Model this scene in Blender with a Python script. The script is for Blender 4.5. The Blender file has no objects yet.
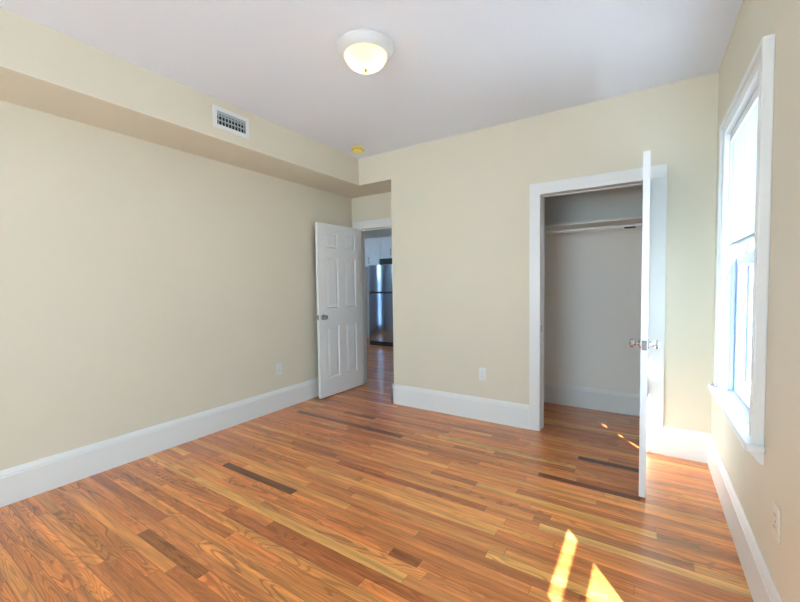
import bpy, bmesh, math, random
from mathutils import Vector, Matrix
random.seed(7)
S = bpy.context.scene
C = S.collection
R = math.radians

# ------------------------------------------------------------------ camera
YAW, PITCH, ROLL, FPX = 0.5742, -0.0428, -0.0132, 381.18
cam_d = bpy.data.cameras.new('camera')
cam = bpy.data.objects.new('camera', cam_d)
C.objects.link(cam)
cam_d.sensor_fit = 'HORIZONTAL'
cam_d.sensor_width = 36.0
cam_d.lens = FPX / 800 * 36.0
cam_d.clip_start = 0.02
s, c = math.sin(YAW), math.cos(YAW)
sp, cp = math.sin(PITCH), math.cos(PITCH)
F = Vector((-s * cp, c * cp, sp))
R0 = Vector((c, s, 0))
U0 = Vector((s * sp, -c * sp, cp))
cr, sr = math.cos(ROLL), math.sin(ROLL)
AX = cr * R0 + sr * U0
AY = -sr * R0 + cr * U0
m3 = Matrix((AX, AY, -F)).transposed()
cam.matrix_world = Matrix.Translation((-0.3941, -3.4055, 1.2901)) @ m3.to_4x4()
S.camera = cam

# ------------------------------------------------------------------ world, sun, portals, exposure
EXPO = 1.15
SKY = 4.7
SUN = 14.0
LAMP = 0.6
S.view_settings.view_transform = 'Standard'
S.view_settings.look = 'None'
S.view_settings.gamma = 1.0
S.view_settings.use_curve_mapping = False
S.view_settings.exposure = EXPO
W = bpy.data.worlds.new('sky')
S.world = W
W.use_nodes = True
bg = W.node_tree.nodes['Background']
bg.inputs[0].default_value = (0.60, 0.83, 1.0, 1)
bg.inputs[1].default_value = SKY

def aim(o, d):
    o.rotation_euler = Vector(d).to_track_quat('-Z', 'Y').to_euler()

sd = bpy.data.lights.new('sun', 'SUN')
sd.energy = SUN
sd.angle = R(0.53)
sd.color = (1.0, 0.97, 0.93)
sun = bpy.data.objects.new('sun', sd)
C.objects.link(sun)
sun.location = (6, -9, 8)
aim(sun, (-0.574, 0.819, -1.15))

def portal(name, loc, d, w, h):
    l = bpy.data.lights.new(name, 'AREA')
    l.shape = 'RECTANGLE'
    l.size, l.size_y = w, h
    l.cycles.is_portal = True
    o = bpy.data.objects.new(name, l)
    C.objects.link(o)
    o.location = loc
    aim(o, d)

portal('daylight_portal', (-5.5, 0.30, 1.85), (0, 1, 0), 0.8, 0.9)

WIN = ((-1.30, -0.50), (-3.10, -2.30))     # the two openings in the right wall, y range
WZ0, WZ1 = 0.615, 2.13
for i, (a, b) in enumerate(WIN):
    portal('daylight_portal', (0.20, (a + b) / 2, (WZ0 + WZ1) / 2), (-1, 0, 0), b - a, WZ1 - WZ0)
portal('daylight_portal', (-1.85, -6.40, 1.375), (0, 1, 0), 2.3, 2.05)
for yk in (1.15, 2.35): portal('daylight_portal', (-6.80, yk, 1.18), (1, 0, 0), 0.4, 2.05)

# ------------------------------------------------------------------ helpers
def srgb(r, g, b):
    f = lambda v: (v / 255) / 12.92 if v / 255 <= 0.04045 else ((v / 255 + 0.055) / 1.055) ** 2.4
    return (f(r), f(g), f(b), 1)

def mat(name, col, rough=0.5, metal=0.0, bump=0.0, bscale=200.0, spec=0.5, mottle=0.0):
    m = bpy.data.materials.new(name)
    m.use_nodes = True
    nt = m.node_tree
    b = nt.nodes['Principled BSDF']
    b.inputs['Base Color'].default_value = col
    b.inputs['Roughness'].default_value = rough
    b.inputs['Metallic'].default_value = metal
    b.inputs['Specular IOR Level'].default_value = spec
    tc = nt.nodes.new('ShaderNodeTexCoord')
    if mottle:
        n = nt.nodes.new('ShaderNodeTexNoise')
        n.inputs['Scale'].default_value = 3.0
        n.inputs['Detail'].default_value = 3.0
        nt.links.new(tc.outputs['Object'], n.inputs['Vector'])
        mx = nt.nodes.new('ShaderNodeMix')
        mx.data_type = 'RGBA'
        mx.inputs[6].default_value = col
        mx.inputs[7].default_value = tuple(v * (1 - mottle) for v in col[:3]) + (1,)
        nt.links.new(n.outputs['Fac'], mx.inputs[0])
        nt.links.new(mx.outputs[2], b.inputs['Base Color'])
    if bump:
        n2 = nt.nodes.new('ShaderNodeTexNoise')
        n2.inputs['Scale'].default_value = bscale
        n2.inputs['Detail'].default_value = 2.0
        nt.links.new(tc.outputs['Object'], n2.inputs['Vector'])
        bp = nt.nodes.new('ShaderNodeBump')
        bp.inputs['Strength'].default_value = bump
        bp.inputs['Distance'].default_value = 0.002
        nt.links.new(n2.outputs['Fac'], bp.inputs['Height'])
        nt.links.new(bp.outputs['Normal'], b.inputs['Normal'])
    return m

M = {}
M['wall'] = mat('cream_wall_paint', srgb(231, 222, 201), 0.6, bump=0.08, bscale=180, mottle=0.03, spec=0.3)
M['ceiling'] = mat('white_ceiling_paint', srgb(240, 244, 252), 0.8, bump=0.05, spec=0.2)
M['trim'] = mat('white_trim_paint', srgb(236, 236, 233), 0.32, bump=0.02, bscale=60)
M['door'] = mat('white_door_paint', srgb(242, 242, 241), 0.38, bump=0.04, bscale=90)
M['closet'] = mat('closet_wall_paint', srgb(244, 240, 231), 0.7, bump=0.06, mottle=0.03, spec=0.3)
M['chrome'] = mat('polished_chrome', srgb(205, 205, 208), 0.12, 1.0)
M['nickel'] = mat('satin_nickel', srgb(150, 148, 145), 0.28, 1.0)
M['bronze'] = mat('dark_hinge_metal', srgb(120, 115, 105), 0.4, 1.0)
M['plastic'] = mat('white_plastic', srgb(238, 238, 234), 0.35)
M['ivory'] = mat('ivory_plastic', srgb(228, 222, 205), 0.4)
M['yellowed'] = mat('yellowed_plastic', srgb(246, 232, 130), 0.45)
M['dark'] = mat('black_plastic', srgb(22, 22, 24), 0.5)
M['slot'] = mat('slot_dark', srgb(50, 48, 46), 0.7)
M['duct'] = mat('duct_dark', srgb(28, 32, 34), 0.8)
M['grille'] = mat('grille_grey', srgb(176, 184, 186), 0.45)
M['vinyl'] = mat('window_vinyl', srgb(192, 209, 232), 0.35)
M['track'] = mat('grey_window_track', srgb(34, 48, 80), 0.5)
M['steel'] = mat('stainless_steel', srgb(158, 170, 186), 0.13, 1.0, bump=0.02, bscale=400)
M['cabinet'] = mat('cabinet_white', srgb(222, 230, 238), 0.35)
M['rod'] = mat('white_enamel_rod', srgb(235, 233, 228), 0.3)
M['fixture'] = mat('painted_fixture_metal', srgb(222, 222, 220), 0.3)
M['siding'] = mat('white_clapboard', srgb(225, 228, 230), 0.6)
M['shingle'] = mat('grey_shingles', srgb(92, 92, 96), 0.9, bump=0.5, bscale=30, mottle=0.3)
M['paving'] = mat('pale_bounce_ground', srgb(214, 215, 216), 0.9, bump=0.3, bscale=40, mottle=0.15)
M['fence'] = mat('reflection_tint_boards', srgb(140, 168, 206), 0.8, bump=0.3, bscale=30, mottle=0.2)  # blue put into the boards to colour the refrigerator's reflection
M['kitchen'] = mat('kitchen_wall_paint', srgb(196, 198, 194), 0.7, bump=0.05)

def glass_mat(name, tint):
    m = bpy.data.materials.new(name)
    m.use_nodes = True
    nt = m.node_tree
    nt.nodes.remove(nt.nodes['Principled BSDF'])
    out = nt.nodes['Material Output']
    tr = nt.nodes.new('ShaderNodeBsdfTransparent')
    tr.inputs[0].default_value = tint
    gl = nt.nodes.new('ShaderNodeBsdfGlossy')
    gl.inputs['Roughness'].default_value = 0.01
    fr = nt.nodes.new('ShaderNodeFresnel')
    fr.inputs[0].default_value = 1.4
    mx = nt.nodes.new('ShaderNodeMixShader')
    ge = nt.nodes.new('ShaderNodeNewGeometry')          # only the entry face of the pane reflects
    om = nt.nodes.new('ShaderNodeMath'); om.operation = 'SUBTRACT'; om.inputs[0].default_value = 1.0
    nt.links.new(ge.outputs['Backfacing'], om.inputs[1])
    mu = nt.nodes.new('ShaderNodeMath'); mu.operation = 'MULTIPLY'
    nt.links.new(fr.outputs[0], mu.inputs[0]); nt.links.new(om.outputs[0], mu.inputs[1])
    nt.links.new(mu.outputs[0], mx.inputs[0])
    nt.links.new(tr.outputs[0], mx.inputs[1])
    nt.links.new(gl.outputs[0], mx.inputs[2])
    nt.links.new(mx.outputs[0], out.inputs[0])
    return m
M['glass'] = glass_mat('window_glass', (0.96, 0.98, 0.99, 1))

def translucent_mat(name, col, tcol, fac, rough=0.5):
    m = bpy.data.materials.new(name)
    m.use_nodes = True
    nt = m.node_tree
    b = nt.nodes['Principled BSDF']
    b.inputs['Base Color'].default_value = col
    b.inputs['Roughness'].default_value = rough
    tr = nt.nodes.new('ShaderNodeBsdfTranslucent')
    tr.inputs[0].default_value = tcol
    mx = nt.nodes.new('ShaderNodeMixShader')
    mx.inputs[0].default_value = fac
    nt.links.new(b.outputs[0], mx.inputs[1])
    nt.links.new(tr.outputs[0], mx.inputs[2])
    nt.links.new(mx.outputs[0], nt.nodes['Material Output'].inputs[0])
    return m
M['slats'] = translucent_mat('white_vinyl_slats', srgb(240, 243, 246), (0.76, 0.90, 0.94, 1), 0.45)
M['bowl'] = translucent_mat('frosted_glass_bowl', srgb(245, 240, 225), (1.0, 0.90, 0.66, 1), 0.75, 0.3)

# --- oak strip floor: colour and per-strip offsets come from the mesh, grain from noise contours
def oak():
    m = bpy.data.materials.new('oak_strip_floor')
    m.use_nodes = True
    nt = m.node_tree
    N, L = nt.nodes.new, nt.links.new
    b = nt.nodes['Principled BSDF']
    col = N('ShaderNodeVertexColor'); col.layer_name = 'plank_colour'
    rnd = N('ShaderNodeVertexColor'); rnd.layer_name = 'plank_random'
    tc = N('ShaderNodeTexCoord')
    # offset object coordinates by the strip's own random vector so no grain crosses a seam
    sc = N('ShaderNodeVectorMath'); sc.operation = 'SCALE'; sc.inputs['Scale'].default_value = 40.0
    L(rnd.outputs['Color'], sc.inputs[0])
    ad = N('ShaderNodeVectorMath'); ad.operation = 'ADD'
    L(tc.outputs['Object'], ad.inputs[0]); L(sc.outputs[0], ad.inputs[1])
    mp = N('ShaderNodeMapping'); mp.inputs['Scale'].default_value = (1.5, 13.0, 1.0)
    L(ad.outputs[0], mp.inputs['Vector'])
    n1 = N('ShaderNodeTexNoise'); n1.inputs['Scale'].default_value = 1.0; n1.inputs['Detail'].default_value = 1.5
    n1.inputs['Distortion'].default_value = 0.5
    L(mp.outputs[0], n1.inputs['Vector'])
    mul = N('ShaderNodeMath'); mul.operation = 'MULTIPLY'; mul.inputs[1].default_value = 95.0
    L(n1.outputs['Fac'], mul.inputs[0])
    sn = N('ShaderNodeMath'); sn.operation = 'SINE'; L(mul.outputs[0], sn.inputs[0])
    ring = N('ShaderNodeMapRange'); ring.inputs['From Min'].default_value = 0.1; ring.inputs['From Max'].default_value = 1.0
    ring.interpolation_type = 'SMOOTHSTEP'
    L(sn.outputs[0], ring.inputs['Value'])
    # fine pores, long streaks
    mp2 = N('ShaderNodeMapping'); mp2.inputs['Scale'].default_value = (7.0, 260.0, 1.0)
    L(ad.outputs[0], mp2.inputs['Vector'])
    n2 = N('ShaderNodeTexNoise'); n2.inputs['Scale'].default_value = 1.0; n2.inputs['Detail'].default_value = 3.0
    L(mp2.outputs[0], n2.inputs['Vector'])
    mp3 = N('ShaderNodeMapping'); mp3.inputs['Scale'].default_value = (1.8, 30.0, 1.0)
    L(ad.outputs[0], mp3.inputs['Vector'])
    n3 = N('ShaderNodeTexNoise'); n3.inputs['Scale'].default_value = 1.0; n3.inputs['Detail'].default_value = 3.0
    L(mp3.outputs[0], n3.inputs['Vector'])
    # strength of the ring figure differs from strip to strip
    sep = N('ShaderNodeSeparateColor'); L(rnd.outputs['Color'], sep.inputs[0])
    fig = N('ShaderNodeMapRange'); fig.inputs['To Min'].default_value = 0.05; fig.inputs['To Max'].default_value = 0.62
    L(sep.outputs[2], fig.inputs['Value'])
    ringf = N('ShaderNodeMath'); ringf.operation = 'MULTIPLY'; L(ring.outputs[0], ringf.inputs[0]); L(fig.outputs[0], ringf.inputs[1])
    dark = N('ShaderNodeMix'); dark.data_type = 'RGBA'; dark.blend_type = 'MULTIPLY'
    dark.inputs[0].default_value = 1.0
    grainc = N('ShaderNodeMix'); grainc.data_type = 'RGBA'
    grainc.inputs[6].default_value = (1, 1, 1, 1); grainc.inputs[7].default_value = (0.36, 0.24, 0.15, 1)
    L(ringf.outputs[0], grainc.inputs[0])
    L(col.outputs['Color'], dark.inputs[6]); L(grainc.outputs[2], dark.inputs[7])
    st = N('ShaderNodeMapRange'); st.inputs['From Min'].default_value = 0.3; st.inputs['From Max'].default_value = 0.7
    st.inputs['To Min'].default_value = 0.80; st.inputs['To Max'].default_value = 1.14
    L(n2.outputs['Fac'], st.inputs['Value'])
    st3 = N('ShaderNodeMapRange'); st3.inputs['From Min'].default_value = 0.3; st3.inputs['From Max'].default_value = 0.7
    st3.inputs['To Min'].default_value = 0.66; st3.inputs['To Max'].default_value = 1.24
    L(n3.outputs['Fac'], st3.inputs['Value'])
    mm = N('ShaderNodeMath'); mm.operation = 'MULTIPLY'; L(st.outputs[0], mm.inputs[0]); L(st3.outputs[0], mm.inputs[1])
    mulc = N('ShaderNodeVectorMath'); mulc.operation = 'SCALE'
    L(dark.outputs[2], mulc.inputs[0]); L(mm.outputs[0], mulc.inputs['Scale'])
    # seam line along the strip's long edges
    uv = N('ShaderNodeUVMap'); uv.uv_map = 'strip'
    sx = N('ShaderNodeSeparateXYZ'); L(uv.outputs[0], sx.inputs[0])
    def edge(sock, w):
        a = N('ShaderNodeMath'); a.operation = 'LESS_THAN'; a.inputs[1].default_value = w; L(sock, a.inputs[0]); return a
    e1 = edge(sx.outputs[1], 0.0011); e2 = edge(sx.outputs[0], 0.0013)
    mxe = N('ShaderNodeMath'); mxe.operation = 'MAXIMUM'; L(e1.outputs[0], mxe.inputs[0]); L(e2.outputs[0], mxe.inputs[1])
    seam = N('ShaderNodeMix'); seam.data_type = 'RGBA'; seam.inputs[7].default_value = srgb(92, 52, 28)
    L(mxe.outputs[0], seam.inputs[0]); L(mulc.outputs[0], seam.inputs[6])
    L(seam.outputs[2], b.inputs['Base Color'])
    b.inputs['Roughness'].default_value = 0.36
    b.inputs['Coat Weight'].default_value = 0.6
    b.inputs['Coat Roughness'].default_value = 0.2
    b.inputs['Specular IOR Level'].default_value = 0.5
    bp = N('ShaderNodeBump'); bp.inputs['Strength'].default_value = 0.06; bp.inputs['Distance'].default_value = 0.002
    L(n2.outputs['Fac'], bp.inputs['Height']); L(bp.outputs[0], b.inputs['Normal'])
    return m
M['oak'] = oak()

class MB:
    def __init__(self): self.bm = bmesh.new()
    def box(self, a, b, bev=0.0, seg=2):
        lo = [min(a[i], b[i]) for i in range(3)]; hi = [max(a[i], b[i]) for i in range(3)]
        vs = [self.bm.verts.new((x, y, z)) for x in (lo[0], hi[0]) for y in (lo[1], hi[1]) for z in (lo[2], hi[2])]
        fs = [(0, 1, 3, 2), (4, 6, 7, 5), (0, 4, 5, 1), (2, 3, 7, 6), (0, 2, 6, 4), (1, 5, 7, 3)]
        faces = [self.bm.faces.new([vs[i] for i in f]) for f in fs]
        if bev:
            es = list({e for f in faces for e in f.edges})
            bmesh.ops.bevel(self.bm, geom=es, offset=bev, segments=seg, affect='EDGES', profile=0.5)
        return self
    def lathe(self, prof, n=40, at=(0, 0, 0), axis='Z'):
        rings = []
        def pos(r, h, t):
            x, y = r * math.cos(t), r * math.sin(t)
            p = {'Z': (x, y, h), 'X': (h, x, y), 'Y': (y, h, x)}[axis]
            return (p[0] + at[0], p[1] + at[1], p[2] + at[2])
        for r, h in prof:
            if r < 1e-6: rings.append([self.bm.verts.new(pos(0, h, 0))])
            else: rings.append([self.bm.verts.new(pos(r, h, 2 * math.pi * k / n)) for k in range(n)])
        for A, B in zip(rings, rings[1:]):
            for k in range(n):
                k2 = (k + 1) % n
                q = []
                for v in ((A[k % len(A)], A[k2 % len(A)], B[k2 % len(B)], B[k % len(B)])):
                    if v not in q: q.append(v)
                if len(q) > 2: self.bm.faces.new(q)
        for ring in (rings[0], rings[-1]):
            if len(ring) > 2: self.bm.faces.new(ring)
        return self
    def cyl(self, a, b, r, n=20):
        a, b = Vector(a), Vector(b)
        d = (b - a).normalized()
        u = d.orthogonal().normalized(); v = d.cross(u)
        ra, rb = [], []
        for k in range(n):
            t = 2 * math.pi * k / n
            o = u * math.cos(t) * r + v * math.sin(t) * r
            ra.append(self.bm.verts.new(a + o)); rb.append(self.bm.verts.new(b + o))
        for k in range(n):
            self.bm.faces.new((ra[k], ra[(k + 1) % n], rb[(k + 1) % n], rb[k]))
        self.bm.faces.new(ra); self.bm.faces.new(rb)
        return self
    def prism(self, prof, fn, t0, t1):
        """prof: list of (a, b); fn(a, b, t) -> point; extruded from t0 to t1"""
        A = [self.bm.verts.new(fn(a, b, t0)) for a, b in prof]
        B = [self.bm.verts.new(fn(a, b, t1)) for a, b in prof]
        n = len(prof)
        for k in range(n):
            self.bm.faces.new((A[k], A[(k + 1) % n], B[(k + 1) % n], B[k]))
        self.bm.faces.new(A); self.bm.faces.new(B)
        return self
    def build(self, name, m, parent=None, smooth=None):
        bmesh.ops.recalc_face_normals(self.bm, faces=self.bm.faces)
        me = bpy.data.meshes.new(name)
        self.bm.to_mesh(me); self.bm.free()
        me.materials.append(m)
        if smooth is not None:
            for p in me.polygons: p.use_smooth = True
            me.set_sharp_from_angle(angle=R(smooth))
        o = bpy.data.objects.new(name, me)
        C.objects.link(o)
        if parent: o.parent = parent
        return o

def tag(o, label, cat, group=None, kind=None):
    o['label'] = label; o['category'] = cat
    if group: o['group'] = group
    if kind: o['kind'] = kind
    return o

def empty(name, loc, rz=0.0):
    o = bpy.data.objects.new(name, None)
    o.empty_display_size = 0.1
    C.objects.link(o)
    o.location = loc; o.rotation_euler = (0, 0, rz)
    return o

def copy_tree(o, parent=None):
    ch = [x for x in C.objects if x.parent == o]
    n = o.copy(); C.objects.link(n)
    if parent: n.parent = parent
    for x in ch: copy_tree(x, n)
    return n

# ------------------------------------------------------------------ dimensions
H = 2.7056
XL = -3.616          # left wall face
XS, ZS = -3.128, 2.4116   # soffit edge
XR = -2.69          # where the far wall ends and the door recess starts
YD = 0.45            # face of the entry wall
YB = -6.20           # back wall
HB, TB = 0.213, 0.018
CX0, CX1, CZ = -1.158, -0.3825, 2.0383   # closet opening
BX0, BX1 = -3.00, -0.70   # unseen glazing added in the back wall for fill light
CYB = 0.87           # closet back

# ------------------------------------------------------------------ floor
def rnd_tone():
    t = random.random()
    base = [(196, 132, 88), (190, 124, 80), (200, 138, 93), (194, 126, 84), (184, 118, 76), (203, 144, 98), (192, 128, 88)]
    dk = [(168, 106, 66), (174, 112, 72), (160, 98, 62)]
    lt = [(212, 158, 110), (208, 152, 104)]
    if t < 0.86: cc = random.choice(base)
    elif t < 0.94: cc = random.choice(dk)
    else: cc = random.choice(lt)
    j = random.uniform(0.95, 1.05)
    return tuple(min(255, v * j) for v in cc)

def floor_tone(t):
    q = srgb(*t)
    return (min(q[0] * 1.46, 0.9), q[1] * 1.18, q[2] * 0.68, 1)

SW = 0.0572
# strips that stand out in the photograph: y centre, x range, tone, figure strength
SPECIAL = [
    (-1.822, -2.96, -2.23, (104, 60, 32), 0.9), (-1.735, -1.377, -0.608, (164, 104, 70), 0.2),
    (-0.812, -0.992, -0.41, (112, 62, 48), 0.2), (-0.394, -0.802, -0.42, (92, 48, 34), 0.4),
    (-0.715, -3.40, -2.12, (118, 74, 40), 0.6), (-0.52, -2.962, -2.585, (126, 82, 46), 0.7),
    (-1.313, -0.90, -0.2, (164, 114, 82), 0.5), (-2.085, -2.10, -0.9, (160, 96, 56), 0.7),
    (-2.018, -2.95, -1.27, (214, 162, 112), 0.1), (-2.50, -2.62, -2.05, (146, 92, 50), 1.0),
    (-2.20, -2.34, -1.2, (198, 142, 96), 0.7), (-1.955, -1.42, -1.26, (140, 84, 50), 0.4),
    (-1.105, -0.335, -0.165, (152, 110, 84), 0.9), (-0.655, -1.662, -1.414, (160, 100, 66), 0.3),
    (-1.37, -0.86, 0.0, (212, 168, 128), 0.2), (-1.62, -1.9, -0.95, (196, 142, 100), 0.3),
    (-2.67, -3.25, -2.5, (170, 114, 68), 0.8), (-1.30, -2.85, -2.35, (166, 108, 70), 0.5),
    (-1.93, -3.3, -2.75, (206, 152, 100), 0.4), (-2.28, -3.45, -2.75, (172, 112, 66), 0.9),
    (-1.0, -2.25, -1.55, (204, 150, 106), 0.3), (-1.15, -1.62, -1.30, (158, 104, 70), 0.6),
]
FX0, FX1, FY0, FY1 = -6.70, 0.0, -6.25, 3.95
bm = bmesh.new()
lc = bm.loops.layers.float_color.new('plank_colour')
lr = bm.loops.layers.float_color.new('plank_random')
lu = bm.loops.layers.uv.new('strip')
def strip(x0, x1, y0, y1, tone, fig=None):
    vs = [bm.verts.new(p) for p in ((x0, y0, 0), (x1, y0, 0), (x1, y1, 0), (x0, y1, 0))]
    f = bm.faces.new(vs)
    rv = (random.random(), random.random(), fig if fig is not None else random.random() ** 1.3, 1)
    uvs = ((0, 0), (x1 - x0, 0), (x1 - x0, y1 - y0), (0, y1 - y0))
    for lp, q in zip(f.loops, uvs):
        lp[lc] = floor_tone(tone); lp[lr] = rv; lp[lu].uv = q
nrow = int((FY1 - FY0) / SW) + 1
y = FY0
for r in range(nrow):
    y0, y1 = FY0 + r * SW, min(FY0 + (r + 1) * SW, FY1)
    if y1 - y0 < 0.005: break
    yc = (y0 + y1) / 2
    sps = sorted([q for q in SPECIAL if abs(q[0] - yc) <= SW / 2], key=lambda q: q[1])
    segs = []
    x = FX0
    def fill(a, b):
        t = a
        first = True
        while b - t > 1e-4:
            ln = random.choice((0.35, 0.5, 0.7, 0.9, 1.1, 1.4)) * random.uniform(0.85, 1.15)
            if first and a == FX0: ln *= random.random() * 0.9 + 0.1
            first = False
            e = t + ln
            if b - e < 0.25: e = b
            strip(t, min(e, b), y0, y1, rnd_tone())
            t = min(e, b)
    for q in sps:
        if q[1] < x: continue
        fill(x, q[1]); strip(q[1], min(q[2], FX1), y0, y1, q[3], q[4]); x = min(q[2], FX1)
    fill(x, FX1)
# slab under the strips
for z in (-0.12,):
    vs = [bm.verts.new(p) for p in ((FX0, FY0, z), (FX1, FY0, z), (FX1, FY1, z), (FX0, FY1, z))]
    bm.faces.new(list(reversed(vs)))
    tv = [bm.verts.new((v.co.x, v.co.y, 0)) for v in vs]
    for k in range(4):
        bm.faces.new((vs[k], vs[(k + 1) % 4], tv[(k + 1) % 4], tv[k]))
me = bpy.data.meshes.new('floor')
bm.to_mesh(me); bm.free()
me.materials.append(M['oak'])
fl = bpy.data.objects.new('floor', me); C.objects.link(fl)
tag(fl, 'oak strip floor with boards of mixed light and dark tone', 'floor', kind='structure')

# ------------------------------------------------------------------ shell
def struct(name, mb, m, label, cat, smooth=None):
    return tag(mb.build(name, m, None, smooth), label, cat, kind='structure')

b = MB().box((XL - 0.12, YB - 0.12, H), (0.17, 0.95, H + 0.1))
struct('ceiling', b, M['ceiling'], 'smooth white ceiling of the empty bedroom', 'ceiling')
b = MB().box((XL - 0.12, YB, 0), (XL, YD, H))
struct('wall_left', b, M['wall'], 'long cream wall under the soffit at left', 'wall')
# far wall with closet opening
b = MB()
b.box((XR, 0, 0), (CX0 - 0.02, 0.12, H)); b.box((CX0 - 0.02, 0, CZ + 0.02), (CX1 + 0.02, 0.12, H)); b.box((CX1 + 0.02, 0, 0), (0, 0.12, H))
b.box((XR, 0.12, 0), (XR + 0.12, YD + 0.12, ZS))
struct('wall_far', b, M['wall'], 'cream far wall around the closet opening', 'wall')
# right wall, two window openings
b = MB()
RW = 0.17
ys = [YB, WIN[1][0], WIN[1][1], WIN[0][0], WIN[0][1], 0.95]
b.box((0, ys[0], -0.12), (RW, ys[1], H)); b.box((0, ys[2], -0.12), (RW, ys[3], H)); b.box((0, ys[4], -0.12), (RW, ys[5], H))
for a, e in WIN:
    b.box((0, a, -0.12), (RW, e, WZ0)); b.box((0, a, WZ1), (RW, e, H))
struct('wall_right', b, M['wall'], 'cream wall with the sunlit window at right', 'wall')
# back wall
b = MB()
b.box((XL, YB - 0.12, 0), (BX0, YB, H)); b.box((BX1, YB - 0.12, 0), (RW, YB, H))
b.box((BX0, YB - 0.12, 0), (BX1, YB, 0.35)); b.box((BX0, YB - 0.12, 2.4), (BX1, YB, H))
struct('wall_back', b, M['wall'], 'cream wall behind the viewpoint', 'wall')
# soffit along the left wall, returning over the door recess
b = MB().box((XL, YB, ZS), (XS, 0, H)); b.box((XL, 0, ZS), (XR, YD + 0.12, H))
struct('soffit', b, M['wall'], 'boxed cream soffit dropping from the ceiling along the left wall', 'soffit')
# entry wall
EX0, EX1, EZ = -3.505, -2.72, 2.0
b = MB()
b.box((XL - 0.12, YD, 0), (EX0 - 0.018, YD + 0.12, ZS)); b.box((EX1 + 0.018, YD, 0), (XR, YD + 0.12, ZS)); b.box((EX0 - 0.018, YD, EZ + 0.018), (EX1 + 0.018, YD + 0.12, ZS))
struct('wall_entry', b, M['wall'], 'narrow cream wall above the open entry door', 'wall')
# closet shell
b = MB()
b.box((-1.80, 0.12, 0), (-1.72, CYB, 2.5)); b.box((-1.80, CYB, 0), (0, 0.95, 2.5)); b.box((-0.08, 0.12, 0), (0, CYB, 2.5)); b.box((-1.80, 0.12, 2.5), (0, 0.95, 2.56))
struct('wall_closet', b, M['closet'], 'pale grey inner walls of the closet', 'wall')
# kitchen shell
b = MB()
b.box((-6.7, 3.85, 0), (-1.9, 3.95, H)); b.box((-2.0, YD + 0.12, 0), (-1.9, 3.85, H))
b.box((-6.7, YD, 0), (-5.9, YD + 0.12, H)); b.box((-5.1, YD, 0), (XL - 0.12, YD + 0.12, H)); b.box((-5.9, YD, 0), (-5.1, YD + 0.12, 1.4)); b.box((-5.9, YD, 2.3), (-5.1, YD + 0.12, H)); b.box((XL - 0.12, YD, ZS), (XL, YD + 0.12, H))
b.box((XR + 0.12, YD, 0), (-1.9, YD + 0.12, H)); b.box((XR, YD, ZS), (XR + 0.12, YD + 0.12, H))
b.box((-6.7, YD + 0.12, 0), (-6.6, 0.95, H)); b.box((-6.7, 1.35, 0), (-6.6, 2.15, H)); b.box((-6.7, 2.55, 0), (-6.6, 3.85, H))
for q in ((0.95, 1.35), (2.15, 2.55)):
    b.box((-6.7, q[0], 0), (-6.6, q[1], 0.15)); b.box((-6.7, q[0], 2.2), (-6.6, q[1], H))
struct('wall_kitchen', b, M['kitchen'], 'grey kitchen walls beyond the entry doorway', 'wall')
b = MB().box((-6.7, YD + 0.12, H), (-1.9, 3.95, H + 0.1))
struct('ceiling_kitchen', b, M['ceiling'], 'white kitchen ceiling beyond the doorway', 'ceiling')

# ------------------------------------------------------------------ baseboards
BP = [(0, 0), (TB, 0), (TB, HB - 0.040), (TB - 0.003, HB - 0.036), (TB - 0.003, HB - 0.028), (TB - 0.008, HB - 0.014), (TB - 0.012, HB - 0.004), (TB - 0.014, HB), (0, HB)]
def base(name, axis, at, sgn, t0, t1, label):
    fn = (lambda a, h, t: (at + sgn * a, t, h)) if axis == 'Y' else (lambda a, h, t: (t, at + sgn * a, h))
    b = MB().prism(BP, fn, t0, t1)
    return struct(name, b, M['trim'], label, 'baseboard')
CW = 0.105
base('baseboard_left', 'Y', XL, 1, YB, YD, 'tall white baseboard along the long left wall')
base('baseboard_far', 'X', 0.0, -1, XR - TB, CX0 - 0.091, 'tall white baseboard between the entry recess and the closet')
base('baseboard_recess', 'Y', XR, -1, -TB, YD - 0.02, 'short white baseboard on the side of the entry recess')
base('baseboard_corner', 'X', 0.0, -1, CX1 + CW, 0.0, 'short white baseboard between closet and window corner')
base('baseboard_right', 'Y', 0.0, -1, YB, -TB, 'tall white baseboard under the window along the right wall')
base('baseboard_closet', 'X', CYB, -1, -1.72, -0.08, 'white baseboard at the back of the closet')
base('baseboard_back', 'X', YB, 1, XL, 0.0, 'white baseboard behind the viewpoint')

# ------------------------------------------------------------------ door casings
def casing(name, x0, x1, ztop, yw, wl, wr, wt, depth, label):
    """white flat casing and jamb liner of an opening in a wall whose face is y = yw"""
    b = MB()
    t = 0.018
    b.box((x0 - wl, yw - t, 0), (x0 + 0.006 - 0.006, yw, ztop), 0.003)
    b.box((x1, yw - t, 0), (x1 + wr, yw, ztop), 0.003)
    b.box((x0 - wl, yw - t, ztop), (x1 + wr, yw, ztop + wt), 0.003)
    return struct(name, b, M['trim'], label, 'door casing')
cs = casing('trim_1', CX0, CX1, CZ, 0.0, 0.091, CW, 0.098, 0.12, 'wide flat white casing around the closet opening')
j = MB()
j.box((CX0 - 0.018, 0.0, 0), (CX0, 0.12, CZ), 0.001); j.box((CX1 + 0.003, 0.0, 0), (CX1 + 0.018, 0.12, CZ), 0.001); j.box((CX0 - 0.018, 0, CZ), (CX1 + 0.018, 0.12, CZ + 0.018), 0.001)
j.box((CX0, 0.080, 0), (CX0 + 0.006, 0.112, CZ)); j.box((CX1 - 0.006, 0.080, 0), (CX1 + 0.003, 0.112, CZ)); j.box((CX0 + 0.006, 0.080, CZ - 0.006), (CX1 - 0.006, 0.112, CZ))
j.build('jamb', M['trim'], cs)
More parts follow.
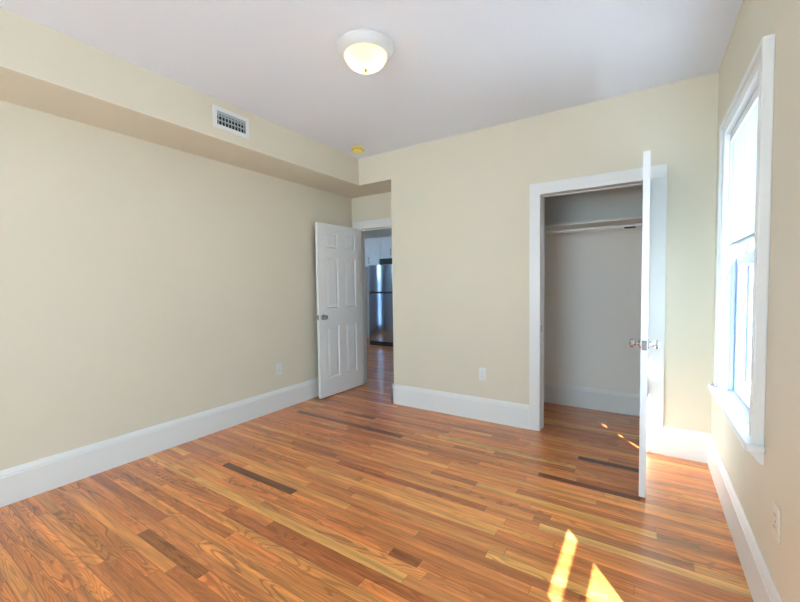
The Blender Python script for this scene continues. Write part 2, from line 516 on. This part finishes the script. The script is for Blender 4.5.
MB().box((CX0, 0.006, 0.865), (CX0 + 0.002, 0.034, 0.925), 0.0006).build('strike_plate', M['nickel'], cs)['label'] = 'nickel strike plate'
cs2 = casing('trim_2', EX0, EX1, EZ, YD, 0.085, 0.029, 0.10, 0.12, 'white casing around the entry doorway')
j = MB()
j.box((EX0 - 0.018, YD, 0), (EX0, YD + 0.12, EZ)); j.box((EX1, YD, 0), (EX1 + 0.018, YD + 0.12, EZ)); j.box((EX0 - 0.018, YD, EZ), (EX1 + 0.018, YD + 0.12, EZ + 0.018))
j.box((EX0, YD + 0.045, 0), (EX0 + 0.012, YD + 0.08, EZ)); j.box((EX1 - 0.012, YD + 0.045, 0), (EX1, YD + 0.08, EZ)); j.box((EX0 + 0.012, YD + 0.045, EZ - 0.012), (EX1 - 0.012, YD + 0.08, EZ))
j.build('jamb', M['trim'], cs2)

# ------------------------------------------------------------------ six panel doors
def panel_leaf(w, h, t):
    """leaf in local x (0..w, hinge at 0), y (-t/2..t/2), z 0..h with six raised panels on both faces"""
    mb = MB(); bm = mb.bm
    st, mu = 0.118, 0.11
    pw = (w - 2 * st - mu) / 2
    xs = [0, st, st + pw, st + pw + mu, st + 2 * pw + mu, w]
    k = h / 1.985
    zs = [0, 0.205 * k, 0.81 * k, 1.015 * k, 1.60 * k, 1.71 * k, 1.885 * k, h]
    for sgn in (1, -1):
        yf = sgn * t / 2
        V = {}
        def v(x, z, d=0.0):
            key = (round(x, 5), round(z, 5), round(d, 5))
            if key not in V: V[key] = bm.verts.new((x, yf - sgn * d, z))
            return V[key]
        for i in range(5):
            for jz in range(7):
                x0, x1, z0, z1 = xs[i], xs[i + 1], zs[jz], zs[jz + 1]
                if i in (1, 3) and jz in (1, 3, 5):
                    loops = []
                    for ins, d in ((0, 0), (0.010, 0.009), (0.016, 0.010), (0.042, 0.003)):
                        loops.append([v(x0 + ins, z0 + ins, d), v(x1 - ins, z0 + ins, d), v(x1 - ins, z1 - ins, d), v(x0 + ins, z1 - ins, d)])
                    for A, B in zip(loops, loops[1:]):
                        for q in range(4): bm.faces.new((A[q], A[(q + 1) % 4], B[(q + 1) % 4], B[q]))
                    bm.faces.new(loops[-1])
                else:
                    bm.faces.new((v(x0, z0), v(x1, z0), v(x1, z1), v(x0, z1)))
    for x in (0, w):
        for a, e in zip(zs, zs[1:]):
            bm.faces.new([bm.verts.new(p) for p in ((x, -t / 2, a), (x, t / 2, a), (x, t / 2, e), (x, -t / 2, e))])
    for z in (0, h):
        for a, e in zip(xs, xs[1:]):
            bm.faces.new([bm.verts.new(p) for p in ((a, -t / 2, z), (a, t / 2, z), (e, t / 2, z), (e, -t / 2, z))])
    bmesh.ops.remove_doubles(bm, verts=bm.verts, dist=1e-5)
    return mb

KNOB = [(0.0, 0.060), (0.012, 0.0595), (0.020, 0.057), (0.0255, 0.051), (0.027, 0.044), (0.025, 0.036), (0.019, 0.029), (0.012, 0.025), (0.0105, 0.018), (0.0125, 0.011), (0.026, 0.008), (0.030, 0.005), (0.031, 0.0)]
def door(name, loc, rz, w, h, t, kz, knobmat, label, facet=False):
    root = empty(name, loc, rz)
    tag(root, label, 'door', kind='structure')
    panel_leaf(w, h, t).build('leaf', M['door'], root)
    n = 10 if facet else 32
    for sgn in (1, -1):
        k = MB().lathe([(r, sgn * (q + t / 2)) for r, q in KNOB], n, (w - 0.062, 0, kz), 'Y').build('knob', knobmat, root, 25 if facet else 60)
        k['label'] = 'metal knob'
    lp = MB().box((w - 0.0005, -0.0125, kz - 0.029), (w + 0.0015, 0.0125, kz + 0.029), 0.0005)
    lp.box((w + 0.001, -0.007, kz - 0.011), (w + 0.010, 0.006, kz + 0.011), 0.002)
    lp.build('latch_plate', M['nickel'], root)['label'] = 'nickel latch plate'
    return root
# entry door: hinge at the left jamb, swung about a right angle against the left wall
DH = 1.985
d1 = door('door_1', (-3.463, 0.425, 0.012), R(-92.0), 0.745, DH, 0.035, 0.92, M['nickel'], 'white six-panel entry door standing open by the left wall')
for z in (0.25, 1.0, 1.75):
    hb = MB().cyl((-0.006, -0.021, z), (-0.006, -0.021, z + 0.09), 0.005, 12); hb.box((-0.001, -0.016, z), (0.0, 0.012, z + 0.09))
    hb.build('hinge', M['nickel'], d1)
# closet door: hinge at the right jamb, swung square into the room (local x points to the room)
d2 = door('door_2', (CX1 - 0.0185, -0.040, 0.012), R(-90.0), 0.738, 2.022, 0.035, 0.905, M['chrome'], 'white closet door opened square into the room, seen edge-on', True)
for z in (0.22, 1.0, 1.82):
    hb = MB().cyl((-0.006, 0.0225, z), (-0.006, 0.0225, z + 0.09), 0.0055, 12); hb.box((-0.001, -0.010, z), (0.0, 0.018, z + 0.09)); hb.box((-0.010, 0.016, z), (-0.006, 0.034, z + 0.09))
    hb.build('hinge', M['trim'], d2)

# ------------------------------------------------------------------ closet shelf and rod
sh = empty('closet_shelf', (-0.9, CYB, 1.840))
tag(sh, 'white shelf across the top of the open closet', 'shelf')
MB().box((-0.818, -0.38, -0.009), (0.818, 0, 0.009), 0.002).build('board', M['closet'], sh)
bb = MB(); bb.box((-0.818, -0.019, -0.043), (0.818, 0, -0.009), 0.002)
bb.build('cleat', M['closet'], sh)
rd = empty('closet_rod', (-0.9, 0.525, 1.780))
tag(rd, 'white round clothes rod hanging under the closet shelf', 'rod')
MB().cyl((-0.79, 0, 0), (0.79, 0, 0), 0.0155, 24).build('pole', M['rod'], rd, 40)
for x in (-0.80, 0.786):
    MB().lathe([(0.0162, 0), (0.0162, 0.008), (0.0160, 0.014), (0.0158, 0.014)], 24, (x if x < 0 else x + 0.014 - 0.014, 0, 0), 'X').build('socket', M['rod'], rd, 40)
MB().box((0.335, -0.017, -0.022), (0.420, -0.005, -0.009), 0.003).build('clip', M['dark'], rd)['label'] = 'short black clip on the rod'

# ------------------------------------------------------------------ windows
def window(i, a, e, label):
    """double hung window in the right wall, opening y from a (near) to e (far)"""
    root = empty('window_%d' % i, (0, (a + e) / 2, 0))
    tag(root, label, 'window', kind='structure')
    hw = (e - a) / 2
    # casing: flat boards with inner bead and outer back band, plus head cap
    b = MB()
    cw = 0.108
    zt = WZ1
    ch = 0.078
    for sg in (-1, 1):
        b.box((-0.024, sg * hw, 0.64), (0, sg * (hw + cw), zt), 0.002)
        b.box((-0.028, sg * (hw + 0.004), 0.64), (-0.020, sg * (hw + 0.020), zt + 0.02), 0.003)
        b.box((-0.037, sg * (hw + cw - 0.022), 0.64), (0, sg * (hw + cw + 0.002), zt + ch - 0.012), 0.005)
    b.box((-0.0235, -hw - cw + 0.001, zt), (0, hw + cw - 0.001, zt + ch - 0.002), 0.002)
    b.box((-0.028, -hw - 0.02, zt + 0.004), (-0.020, hw + 0.02, zt + 0.020), 0.003)
    b.box((-0.038, -hw - cw - 0.003, zt + ch - 0.022), (0, hw + cw + 0.003, zt + ch + 0.002), 0.005)
    b.build('casing', M['trim'], root)
    # stool with horns, apron
    b = MB()
    b.box((-0.062, -hw - cw - 0.028, 0.615), (0.0, hw + cw + 0.028, 0.645), 0.007, 3)
    b.box((-0.002, -hw, 0.615), (0.082, hw, 0.645))
    b.build('stool', M['trim'], root)
    ap = [(0, 0.615), (-0.036, 0.615), (-0.036, 0.597), (-0.027, 0.590), (-0.024, 0.580), (-0.016, 0.572), (-0.010, 0.566), (0, 0.566)]
    MB().prism(ap, lambda x, z, t: (x, t, z), -hw - cw, hw + cw).build('apron', M['trim'], root)
    # jamb liner, track, exterior sill and trim
    b = MB()
    for sg in (-1, 1):
        b.box((0.0, sg * hw, 0.645), (0.17, sg * (hw - 0.006), zt - 0.006))
        b.box((0.020, sg * (hw - 0.006), 0.645), (0.036, sg * (hw - 0.016), zt - 0.006), 0.002)
        b.box((0.118, sg * (hw - 0.006), 0.645), (0.134, sg * (hw - 0.016), zt - 0.006), 0.002)
        b.box((0.165, sg * hw, 0.60), (0.194, sg * (hw + 0.10), zt + 0.1), 0.003)
    b.box((0.0, -hw, zt - 0.006), (0.17, hw, zt))
    b.box((0.165, -hw - 0.1, zt), (0.194, hw + 0.1, zt + 0.10), 0.003)
    b.box((0.082, -hw, 0.60), (0.215, hw, 0.632), 0.004)
    b.build('jamb', M['vinyl'], root)
    b = MB()
    for sg in (-1, 1):
        b.box((0.0865, sg * (hw - 0.005), 0.640), (0.0960, sg * (hw - 0.010), 1.372))
    b.build('track', M['track'], root)['label'] = 'blue-grey sash track'
    # sashes
    def sash(name, x0, x1, z0, z1, rb, rt):
        w = hw - 0.008
        b = MB()
        for sg in (-1, 1): b.box((x0, sg * w, z0), (x1, sg * (w - 0.045), z1), 0.003)
        b.box((x0, -w + 0.045, z0), (x1, w - 0.045, z0 + rb), 0.003); b.box((x0, -w + 0.045, z1 - rt), (x1, w - 0.045, z1), 0.003)
        so = b.build(name, M['vinyl'], root)
        xm = (x0 + x1) / 2
        MB().box((xm - 0.002, -w + 0.043, z0 + rb - 0.002), (xm + 0.002, w - 0.043, z1 - rt + 0.002)).build('pane', M['glass'], so)
        return so
    lo = sash('lower_sash', 0.040, 0.078, 0.650, 1.428, 0.075, 0.056)
    up = sash('upper_sash', 0.0845, 0.116, 1.395, zt - 0.008, 0.055, 0.05)
    b = MB().box((0.050, -0.025, 1.426), (0.074, 0.025, 1.430), 0.002); b.cyl((0.062, 0, 1.426), (0.062, 0, 1.436), 0.009, 14); b.box((0.045, -0.006, 1.432), (0.070, 0.028, 1.437), 0.002)
    b.build('sash_lock', M['vinyl'], lo)
    return root

def blind(a, e, label):
    root = empty('window_blind', (0.010, (a + e) / 2, WZ1 - 0.008))
    tag(root, label, 'blind', 'white slatted blinds inside the windows')
    hw = (e - a) / 2 - 0.022
    MB().box((-0.012, -hw, -0.042), (0.014, hw, 0), 0.003).build('headrail', M['plastic'], root)
    zb = 1.482 - (WZ1 - 0.008)
    MB().box((-0.011, -hw + 0.003, zb), (0.011, hw - 0.003, zb + 0.016), 0.004).build('bottom_rail', M['grille'], root)['label'] = 'grey bottom rail'
    b = MB()
    z = -0.046
    while z > zb + 0.012:
        pr = [(-0.0045, 0), (-0.0012, -0.0115), (0.0045, -0.0235), (0.0052, -0.0230), (-0.0002, -0.0110), (-0.0036, 0.0004)]
        b.prism([(q[0], z + q[1]) for q in pr], lambda x, zz, t: (x, t, zz), -hw + 0.004, hw - 0.004)
        z -= 0.0205
    b.build('slats', M['slats'], root, 40)
    for yy in (-hw * 0.72, 0.0, hw * 0.72):
        MB().cyl((-0.0085, yy, zb + 0.01), (-0.0085, yy, -0.03), 0.0012, 8).build('ladder_cord', M['plastic'], root)
    return root
window(1, WIN[0][0], WIN[0][1], 'tall white sash window on the right wall, sunlight on its jamb')
window(2, WIN[1][0], WIN[1][1], 'second sash window farther back along the right wall')
blind(WIN[0][0], WIN[0][1], 'white slatted blind half lowered in the window by the closet')
blind(WIN[1][0], WIN[1][1], 'white slatted blind in the second window, nearer the viewpoint')

def fixed_window(i, horizontal, at, t0, t1, z0, z1, label):
    root = empty('window_%d' % i, (0, 0, 0))
    tag(root, label, 'window', kind='structure')
    P = (lambda t, d, z: (t, at + d, z)) if horizontal else (lambda t, d, z: (at + d, t, z))
    b = MB()
    b.box(P(t0, 0, z0), P(t0 + 0.05, 0.05, z1)); b.box(P(t1 - 0.05, 0, z0), P(t1, 0.05, z1))
    b.box(P(t0 + 0.05, 0, z0), P(t1 - 0.05, 0.05, z0 + 0.05)); b.box(P(t0 + 0.05, 0, z1 - 0.05), P(t1 - 0.05, 0.05, z1))
    tm = (t0 + t1) / 2
    if t1 - t0 > 1: b.box(P(tm - 0.06, 0, z0 + 0.05), P(tm + 0.06, 0.05, z1 - 0.05))
    f = b.build('frame', M['vinyl'], root)
    for a, e in (((t0 + 0.05, tm - 0.06), (tm + 0.06, t1 - 0.05)) if t1 - t0 > 1 else ((t0 + 0.05, t1 - 0.05),)):
        MB().box(P(a, 0.022, z0 + 0.05), P(e, 0.026, z1 - 0.05)).build('pane', M['glass'], f)
fixed_window(3, True, YB - 0.09, BX0, BX1, 0.35, 2.40, 'unseen wide window added behind the viewpoint for fill light')  # added out of view to let in soft fill light
fixed_window(4, False, -6.68, 0.95, 1.35, 0.15, 2.2, 'narrow tall kitchen window nearer the entry wall')
fixed_window(6, True, YD + 0.03, -5.9, -5.1, 1.4, 2.3, 'unseen kitchen window added to brighten the cabinets')  # added out of view to light the cabinet fronts
fixed_window(5, False, -6.68, 2.15, 2.55, 0.15, 2.2, 'narrow tall kitchen window nearer the refrigerator')

# ------------------------------------------------------------------ ceiling light
lt = empty('ceiling_light', (-1.815, -1.55, H))
lt.scale = (0.93, 0.93, 0.96)
tag(lt, 'round flush-mount ceiling light with a glowing frosted bowl', 'ceiling light')
MB().lathe([(0.10, 0), (0.176, 0), (0.181, -0.006), (0.180, -0.014), (0.172, -0.020), (0.168, -0.034), (0.158, -0.044), (0.146, -0.056), (0.138, -0.060), (0.134, -0.056), (0.134, -0.02), (0.10, -0.012)], 64).build('pan', M['fixture'], lt, 40)
bowl = [(0.133, -0.050)]
for k in range(1, 13):
    t = k / 12 * math.pi / 2
    bowl.append((0.133 * math.cos(t) ** 0.85, -0.050 - 0.088 * math.sin(t)))
bowl[-1] = (0.006, -0.138)
inner = [(max(r - 0.004, 0.006), z + 0.004) for r, z in reversed(bowl)]
MB().lathe(bowl + inner + [bowl[0]], 64).build('bowl', M['bowl'], lt, 60)
MB().lathe([(0.0, -0.156), (0.006, -0.154), (0.008, -0.148), (0.006, -0.143), (0.012, -0.140), (0.012, -0.137), (0.004, -0.136), (0.004, -0.02), (0, -0.02)], 20).build('finial', M['nickel'], lt, 40)['label'] = 'small nickel finial'
for k, (dx, dy) in enumerate(((0.05, 0.03), (-0.05, -0.03))):
    pl = bpy.data.lights.new('bulb', 'POINT')
    pl.energy = LAMP; pl.color = (1.0, 0.82, 0.52); pl.shadow_soft_size = 0.028
    po = bpy.data.objects.new('bulb', pl); C.objects.link(po)
    po.parent = lt; po.location = (dx, dy, -0.075)

# ------------------------------------------------------------------ smoke detector
sm = empty('smoke_detector', (-2.925, -0.262, H))
tag(sm, 'yellowed round smoke detector on the ceiling near the soffit corner', 'smoke detector')
MB().lathe([(0, 0), (0.068, 0), (0.070, -0.004), (0.068, -0.010), (0, -0.010)], 40).build('base_plate', M['yellowed'], sm, 40)
MB().lathe([(0, -0.010), (0.056, -0.010), (0.058, -0.014), (0.060, -0.030), (0.054, -0.038), (0.030, -0.041), (0.026, -0.038), (0.022, -0.041), (0, -0.042)], 40).build('cover', M['yellowed'], sm, 30)
b = MB()
for k in range(14):
    t = 2 * math.pi * k / 14
    b.box((0.0585 * math.cos(t) - 0.004, 0.0585 * math.sin(t) - 0.004, -0.024), (0.0585 * math.cos(t) + 0.004, 0.0585 * math.sin(t) + 0.004, -0.019))
b.build('vent_slots', M['slot'], sm)

# ------------------------------------------------------------------ air register on the soffit
vt = empty('air_register', (XS, -1.565, 2.570))
tag(vt, 'white air register with a dark grid set in the soffit', 'vent')
b = MB()
W2, H2, w2, h2 = 0.152, 0.082, 0.122, 0.050
for sg in (-1, 1):
    b.box((0, sg * w2, -H2), (0.008, sg * W2, H2), 0.002); b.box((0, -w2, sg * h2), (0.008, w2, sg * H2), 0.002)
b.build('frame', M['trim'], vt)
MB().box((-0.0005, -w2, -h2), (0.0012, w2, h2)).build('backing', M['duct'], vt)['label'] = 'dark duct opening'
b = MB()
for k in range(9):
    yy = -w2 + 0.0135 + k * 0.0268
    b.box((0.001, yy - 0.003, -h2), (0.006, yy + 0.003, h2))
for k in range(1, 3):
    zz = -h2 + k * 2 * h2 / 3
    b.box((0.0015, -w2, zz - 0.004), (0.007, w2, zz + 0.004))
b.box((0.001, -w2, h2 - 0.022), (0.0075, w2, h2), 0.001)
b.build('louvers', M['grille'], vt)
lv = MB().box((0.007, w2 - 0.022, -0.02), (0.014, w2 - 0.014, 0.012), 0.002)
lv.build('damper_lever', M['grille'], vt)

# ------------------------------------------------------------------ outlets
def outlet(loc, rz, label, m):
    o = empty('wall_outlet', loc, rz)          # local: plate faces -y
    tag(o, label, 'outlet', 'duplex wall outlets')
    MB().box((-0.036, -0.006, -0.060), (0.036, 0, 0.060), 0.003).build('cover_plate', m, o)
    for zz in (-0.021, 0.021):
        f = MB().box((-0.0165, -0.0085, zz - 0.0145), (0.0165, -0.005, zz + 0.0145), 0.0015).build('receptacle', m, o)
        for nm, x, hh in (('slot', -0.0065, 0.0045), ('slot', 0.0065, 0.0035)):
            MB().box((x - 0.0012, -0.0090, zz + 0.003 - hh), (x + 0.0012, -0.0082, zz + 0.003 + hh)).build(nm, M['slot'], f)
    MB().lathe([(0.0, -0.0072), (0.003, -0.0070), (0.0035, -0.006)], 12, (0, 0, 0), 'Y').build('screw', M['nickel'], o)
    return o
outlet((XL, -0.775, 0.425), R(90), 'white duplex outlet low on the left wall near the open door', M['plastic'])
outlet((-1.682, 0, 0.437), 0, 'white duplex outlet on the far wall left of the closet', M['plastic'])
outlet((0, -1.612, 0.447), R(-90), 'ivory duplex outlet on the right wall below the window', M['ivory'])

# ------------------------------------------------------------------ kitchen beyond the doorway
fr = empty('refrigerator', (-5.05, 3.10, 0))
tag(fr, 'stainless steel top-freezer refrigerator seen through the entry doorway', 'refrigerator')
MB().box((-0.365, 0.075, 0.03), (0.365, 0.72, 1.70), 0.006).build('body', M['dark'], fr)
def fridge_door(z0, z1):
    mb = MB(); bm = mb.bm
    n = 24
    pr = [(-0.365, 0.07), (-0.365, 0.018)]
    for k in range(n + 1):
        x = -0.358 + 0.716 * k / n
        pr.append((x, 0.012 - 0.022 * (1 - (x / 0.358) ** 2)))
    pr += [(0.365, 0.018), (0.365, 0.07)]
    mb.prism(pr, lambda x, y, t: (x, y, t), z0, z1)
    return mb
fridge_door(0.095, 1.112).build('door', M['steel'], fr, 30)
fridge_door(1.150, 1.71).build('freezer_door', M['steel'], fr, 30)
MB().box((-0.362, 0.03, 1.112), (0.362, 0.075, 1.150)).build('handle_recess', M['dark'], fr)
MB().box((-0.36, 0.02, 0.0), (0.36, 0.10, 0.092), 0.004).build('toe_grille', M['dark'], fr)
def cabinet(x0, x1, z0, z1, label, handle_right=True):
    o = empty('wall_cabinet', ((x0 + x1) / 2, 3.5, z0))
    tag(o, label, 'cabinet', 'kitchen wall cabinets')
    w = (x1 - x0) / 2; h = z1 - z0
    MB().box((-w, 0.021, 0), (w, 0.35, h), 0.001).build('body', M['cabinet'], o)
    b = MB(); g = 0.003; f = 0.055
    b.box((-w + g, 0.006, g), (w - g, 0.020, h - g))
    for sg in (-1, 1): b.box((sg * (w - g), 0, g), (sg * (w - g - f), 0.0065, h - g), 0.0015)
    b.box((-w + g + f, 0, g), (w - g - f, 0.0065, g + f), 0.0015); b.box((-w + g + f, 0, h - g - f), (w - g - f, 0.0065, h - g), 0.0015)
    d = b.build('door', M['cabinet'], o)
    hx = (w - 0.03) if handle_right else (-w + 0.03)
    hb = MB().cyl((hx, -0.028, 0.05), (hx, -0.028, 0.20), 0.005, 12)
    for zz in (0.065, 0.185): hb.cyl((hx, -0.028, zz), (hx, 0.002, zz), 0.004, 10)
    hb.build('handle', M['slot'], d)
    return o
cabinet(-5.98, -5.70, 1.72, 2.345, 'pale grey wall cabinet mostly hidden behind the open entry door', False)
cabinet(-5.70, -5.40, 1.72, 2.345, 'pale grey wall cabinet reaching down to the refrigerator top', False)
cabinet(-5.40, -5.04, 1.875, 2.345, 'pale grey short wall cabinet with dark handle over the refrigerator', True)
cabinet(-5.04, -4.66, 1.875, 2.345, 'pale grey short wall cabinet mostly hidden by the recess corner', False)
bx = MB().box((-5.395, 3.53, 1.735), (-4.60, 3.84, 1.872), 0.004)  # black block paints the shade in the gap over the refrigerator
tag(bx.build('gap_shade_panel', M['dark']), 'black panel standing in for shade in the gap above the refrigerator', 'panel')

# ------------------------------------------------------------------ outdoors
b = MB().box((0.17, -6.6, 2.47), (0.29, 2.5, 2.55)); b.box((0.275, -6.6, 2.45), (0.30, 2.5, 2.60))
b.box((-6.7, YD - 0.6, 2.42), (XL - 0.13, YD - 0.005, 2.50)); b.box((XL - 0.3, -7.6, 2.50), (0.30, YB - 0.12, 2.58))  # unseen overhangs added to keep sun out of kitchen and back windows
struct('eave_and_sun_overhangs', b, M['trim'], 'white roof eave outside above the window, with unseen overhangs added to block sun', 'eave')
b = MB().box((-40, -40, -0.9), (40, 40, -0.7))  # unseen ground, made pale to bounce daylight up through the windows
struct('ground', b, M['paving'], 'unseen ground outside, paved pale to bounce light indoors', 'ground')
nb = empty('neighbor_house', (6.5, 6.0, -0.7))
tag(nb, 'white clapboard house standing outside beyond the window', 'house')
b = MB().box((-2.5, -3, 0), (4, 4, 5.4))
for k in range(44):
    z = 0.1 + k * 0.12
    b.box((-2.515, -3.015, z), (4.0, -3.0, z + 0.10)); b.box((-2.515, -3.0, z), (-2.5, 4.0, z + 0.10))
b.build('wall', M['siding'], nb)
MB().prism([(-2.9, 5.35), (4.4, 5.35), (0.75, 7.8)], lambda x, z, t: (x, t, z), -3.4, 4.4).build('roof', M['shingle'], nb)
for yy in (-1.6, 1.4):
    f = MB()
    f.box((-2.56, yy - 0.5, 1.6), (-2.50, yy + 0.5, 3.1))
    fo = f.build('window', M['trim'], nb)
    MB().box((-2.565, yy - 0.4, 1.7), (-2.559, yy + 0.4, 3.0)).build('pane', M['track'], fo)

fe = empty('added_reflection_fence', (-8.1, 1.8, -0.7))  # unseen boards, added to dim and tint what the refrigerator reflects
tag(fe, 'unseen blue boards added outside the kitchen to tint the refrigerator reflection', 'fence')
b = MB()
for k in range(44):
    b.box((-0.012, -3.3 + k * 0.15, 0.05), (0.012, -3.3 + k * 0.15 + 0.142, 2.2), 0.003)
b.build('boards', M['fence'], fe)
b = MB()
for z in (0.4, 1.2, 1.9): b.box((-0.05, -3.3, z), (-0.012, 3.3, z + 0.09))
b.build('rails', M['fence'], fe)
for k in range(5): MB().box((-0.14, -3.3 + k * 1.6, 0), (-0.05, -3.2 + k * 1.6, 2.25), 0.004).build('post', M['fence'], fe)
